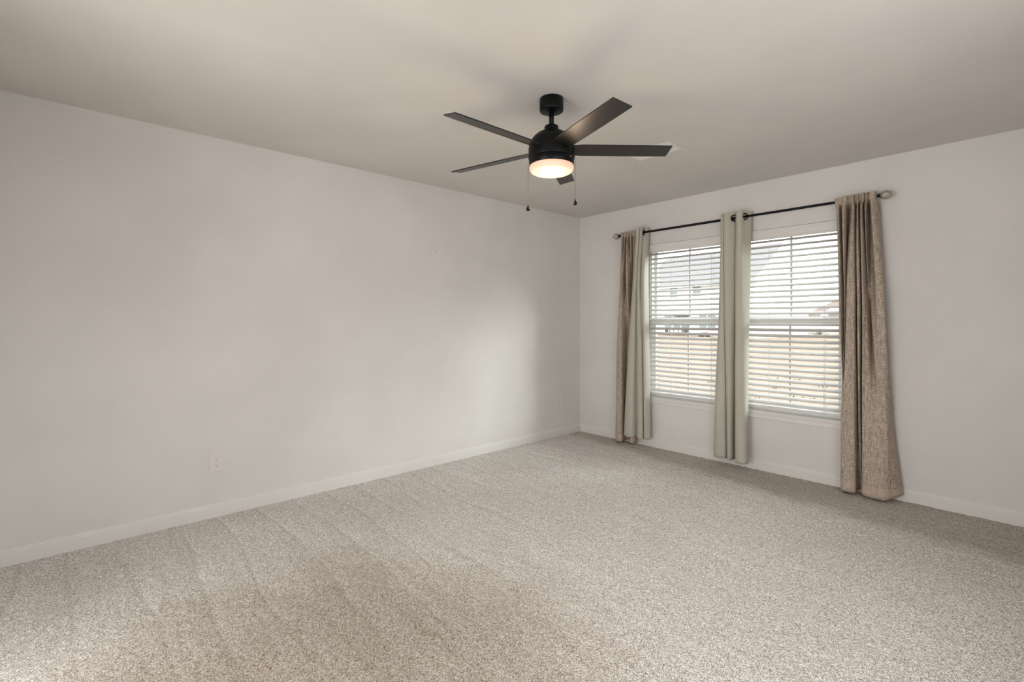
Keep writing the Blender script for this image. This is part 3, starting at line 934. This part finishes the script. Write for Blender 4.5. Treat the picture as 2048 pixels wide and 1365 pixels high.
ll.shadow_soft_size = 0.09
lo = bpy.data.objects.new('fan_lamp', ll)
C.objects.link(lo)
lo.location = (FX, FY, H - 0.52)

# ------------------------------------------------------------------ outdoors
GZ = -0.40
bm = bmesh.new()
bmesh.ops.create_grid(bm, x_segments=60, y_segments=60, size=110)
for v in bm.verts:
    v.co.x += -20
    v.co.y += 110.3
    v.co.z = GZ + 0.10 * noise.noise(Vector((v.co.x * 0.06, v.co.y * 0.06, 0))) * min(1, max(0, (v.co.y - 5) / 30))
structure(obj('ground_lawn', bm, M_lawn))

def house_window(par, x0, x1, z0, z1):
    f = obj('house_window', new_box(x0, x1, -0.05, 0.02, z0, z1), M_house_glass, par)
    bm = bmesh.new()
    w = 0.05
    box(bm, x0 - 0.08, x0, -0.07, 0.0, z0 - 0.08, z1 + 0.12); box(bm, x1, x1 + 0.08, -0.07, 0.0, z0 - 0.08, z1 + 0.12)
    box(bm, x0, x1, -0.07, 0.0, z1, z1 + 0.12); box(bm, x0, x1, -0.07, 0.0, z0 - 0.08, z0)
    box(bm, x0, x1, -0.06, 0.0, (z0 + z1) / 2 - 0.03, (z0 + z1) / 2 + 0.03)
    obj('window_frame', bm, M_siding, f)
    bm = new_box(x0, x1, -0.055, -0.051, (z0 + z1) / 2 + 0.03, z1)
    obj('upper_glass', bm, mat('upper_glass', (0.17, 0.21, 0.21), 0.25), f)

h = thing('neighbour_house', 'two-storey white house with a grey gable roof, seen through the left blind', 'house', (-15.86, 46.6, GZ), math.radians(-12.7))
L, D, EV, RI = 15.9, 9.0, 6.05, 9.79
bm = bmesh.new()
prism(bm, [(0, 0, -0.3), (0, D, -0.3), (0, D, EV), (0, D / 2, RI - 0.05), (0, 0, EV)], None, (-L, 0, 0))
obj('house_wall', bm, M_siding, h)
bm = bmesh.new()
s = (RI - EV) / (D / 2)
prism(bm, [(0.0, -0.4, EV - 0.4 * s + 0.05), (0.0, D / 2, RI + 0.05), (0.0, D + 0.4, EV - 0.4 * s + 0.05), (0.0, D + 0.4, EV - 0.4 * s + 0.2), (0.0, D / 2, RI + 0.2), (0.0, -0.4, EV - 0.4 * s + 0.2)], None, (-L - 0.3, 0, 0))
obj('roof', bm, M_shingle, h)
for x in (-L - 0.34, 0.0):
    bm = bmesh.new()
    prism(bm, [(x, -0.42, EV - 0.4 * s + 0.0), (x, D / 2, RI + 0.0), (x, D + 0.42, EV - 0.4 * s + 0.0), (x, D + 0.42, EV - 0.4 * s + 0.17), (x, D / 2, RI + 0.17), (x, -0.42, EV - 0.4 * s + 0.17)], None, (0.04, 0, 0))
    obj('rake_board', bm, M_siding, h)
bm = new_box(-L - 0.3, 0.3, -0.45, -0.38, EV - 0.45, EV - 0.2)
obj('fascia', bm, M_siding, h)
for a in ((-11.25, -10.15, 4.5, 5.9), (-7.9, -6.8, 4.5, 5.9)):
    house_window(h, *a)
for a in ((-12.1, -11.0, 0.85, 2.55), (-10.75, -9.7, 0.85, 2.55), (-7.0, -6.0, 0.85, 2.55), (-5.85, -4.85, 0.85, 2.55)):
    house_window(h, *a)
obj('wall_lamp', new_box(-8.0, -7.85, -0.12, 0.0, 2.95, 3.15), M_dark, h)
obj('house_door', new_box(-9.5, -8.55, -0.06, 0.02, 0.1, 2.25), M_house_glass, h)
obj('door_canopy', new_box(-10.2, -8.3, -1.2, 0.0, 2.25, 2.4), M_dark, h)

# patio table and chairs in front of the door of the white house
def patio(x, y):
    t = thing('patio_table', 'dark patio table on the lawn in front of the white house', 'table', (x, y, GZ), math.radians(-12.7))
    obj('table_top', new_box(-0.7, 0.7, -0.4, 0.4, 0.70, 0.74), M_dark, t)
    for sx in (-1, 1):
        for sy in (-1, 1):
            obj('leg', new_box(sx * 0.62 - 0.03, sx * 0.62 + 0.03, sy * 0.33 - 0.03, sy * 0.33 + 0.03, -0.08, 0.70), M_dark, t)
patio(-24.6, 46.4)
def patio_chair(x, y, rz, label):
    t = thing('patio_chair', label, 'chair', (x, y, GZ), rz)
    obj('seat', new_box(-0.24, 0.24, -0.24, 0.24, 0.42, 0.46), M_dark, t)
    obj('backrest', new_box(-0.24, 0.24, 0.20, 0.24, 0.46, 0.95), M_dark, t)
    for sx in (-1, 1):
        for sy in (-1, 1):
            obj('leg', new_box(sx * 0.21 - 0.02, sx * 0.21 + 0.02, sy * 0.21 - 0.02, sy * 0.21 + 0.02, -0.08, 0.42), M_dark, t)
patio_chair(-25.7, 46.6, math.radians(80), 'dark patio chair left of the patio table at the white house')
patio_chair(-23.5, 46.2, math.radians(-105), 'dark patio chair right of the patio table at the white house')
# red wagon-like toy near the wall
toy = thing('garden_toy', 'low red toy lying on the lawn by the white house', 'toy', (-20.9, 45.6, GZ + 0.0))
bm = bmesh.new()
prism(bm, [(-0.55, -0.25, 0.12), (-0.45, -0.25, 0.45), (0.3, -0.25, 0.5), (0.6, -0.25, 0.2), (0.5, -0.25, 0.12)], None, (0, 0.5, 0))
obj('toy_body', bm, M_red, toy)
for sx in (-0.35, 0.35):
    bm = bmesh.new()
    tube(bm, [(sx, -0.29, 0.10), (sx, 0.29, 0.10)], 0.16, 14)
    obj('toy_wheel', bm, M_dark, toy)

# low house with the tan roof far to the right
def from_cam(lat, depth, z=GZ):
    return (CAM.x - 0.7408 * depth + 0.6717 * lat, CAM.y + 0.6717 * depth + 0.7408 * lat, z)
h2 = thing('bungalow', 'low white house with a tan hipped roof, far off beside the right linen curtain', 'house', from_cam(47.5, 64), math.radians(25))
bm = new_box(-6.2, 8, 0, 8, -0.5, 2.6)
obj('house_wall', bm, M_siding, h2)
bm = bmesh.new()
a = [bm.verts.new(p) for p in ((-6.6, -0.4, 2.55), (8.4, -0.4, 2.55), (8.4, 8.4, 2.55), (-6.6, 8.4, 2.55))]
b = [bm.verts.new(p) for p in ((-2.0, 4, 5.3), (4.0, 4, 5.3))]
for f in ((a[0], a[1], b[1], b[0]), (a[2], a[3], b[0], b[1]), (a[1], a[2], b[1]), (a[3], a[0], b[0]), (a[3], a[2], a[1], a[0])):
    bm.faces.new(f)
obj('roof', bm, M_shingle_tan, h2)
bm = bmesh.new()
prism(bm, [(-5.6, -1.6, -0.5), (-2.2, -1.6, -0.5), (-2.2, -1.6, 2.5), (-3.9, -1.6, 3.7), (-5.6, -1.6, 2.5)], None, (0, 3, 0))
obj('porch_gable', bm, M_siding, h2)
bm = bmesh.new()
prism(bm, [(-5.9, -1.8, 2.42), (-3.9, -1.8, 3.85), (-1.9, -1.8, 2.42), (-1.9, -1.8, 2.30), (-3.9, -1.8, 3.72), (-5.9, -1.8, 2.30)], None, (0, 5, 0))
obj('porch_roof', bm, M_siding, h2)
bm = bmesh.new()
box(bm, -5.1, -2.7, -1.65, -1.58, 2.0, 2.9)
obj('gable_vent', bm, M_concrete, h2)
for a in ((-1.2, -0.2, 0.7, 2.0), (1.2, 2.2, 0.7, 2.0)):
    house_window(h2, *a)

# bare round shrub in front of the far houses
sh = thing('shrub', 'leafless round shrub standing far out on the lawn, seen through the right blind', 'shrub', from_cam(33.0, 52))
bm = bmesh.new()
random.seed(9)
for i in range(70):
    az, el = random.uniform(0, 2 * pi), random.uniform(0.15, 1.5)
    ln = random.uniform(0.5, 1.0)
    p = Vector((0, 0, 0.0))
    pts = [p.copy()]
    for j in range(4):
        p = p + Vector((math.cos(az) * math.cos(el), math.sin(az) * math.cos(el), math.sin(el))) * ln * 0.28
        az += random.uniform(-0.5, 0.5)
        pts.append(p.copy())
    tube(bm, pts, 0.012, 4, False)
obj('twigs', bm, M_bark, sh)
bm = bmesh.new()
tube(bm, [(0, 0, -0.15), (0.02, 0, 0.08)], 0.04, 8)
obj('trunk', bm, M_bark, sh)

# weeds on the lawn below the windows: uncountable little leaves
bm = bmesh.new()
random.seed(21)
for i in range(46):
    if i < 30:
        d = random.uniform(8.9, 10.4)
        lat = random.uniform(0.30, 0.64) * d
    else:
        d = random.uniform(10.5, 15)
        lat = random.uniform(0.27, 0.66) * d
    base = Vector(from_cam(lat, d))
    for j in range(random.randint(6, 14)):
        az = random.uniform(0, 2 * pi)
        ln = random.uniform(0.035, 0.09)
        r0 = base + Vector((random.uniform(-0.12, 0.12), random.uniform(-0.12, 0.12), 0))
        t_ = r0 + Vector((math.cos(az) * ln * 0.7, math.sin(az) * ln * 0.7, ln * random.uniform(0.3, 0.9)))
        sd = Vector((-math.sin(az), math.cos(az), 0)) * ln * 0.22
        mid = (r0 + t_) / 2 + Vector((0, 0, 0.012))
        vs = [bm.verts.new(p) for p in (r0, mid + sd, t_, mid - sd)]
        bm.faces.new(vs)
weeds = obj('lawn_weeds', bm, M_weed)
weeds['kind'] = 'stuff'
tag(weeds, 'scattered small green weeds on the brown lawn below the windows', 'weeds')
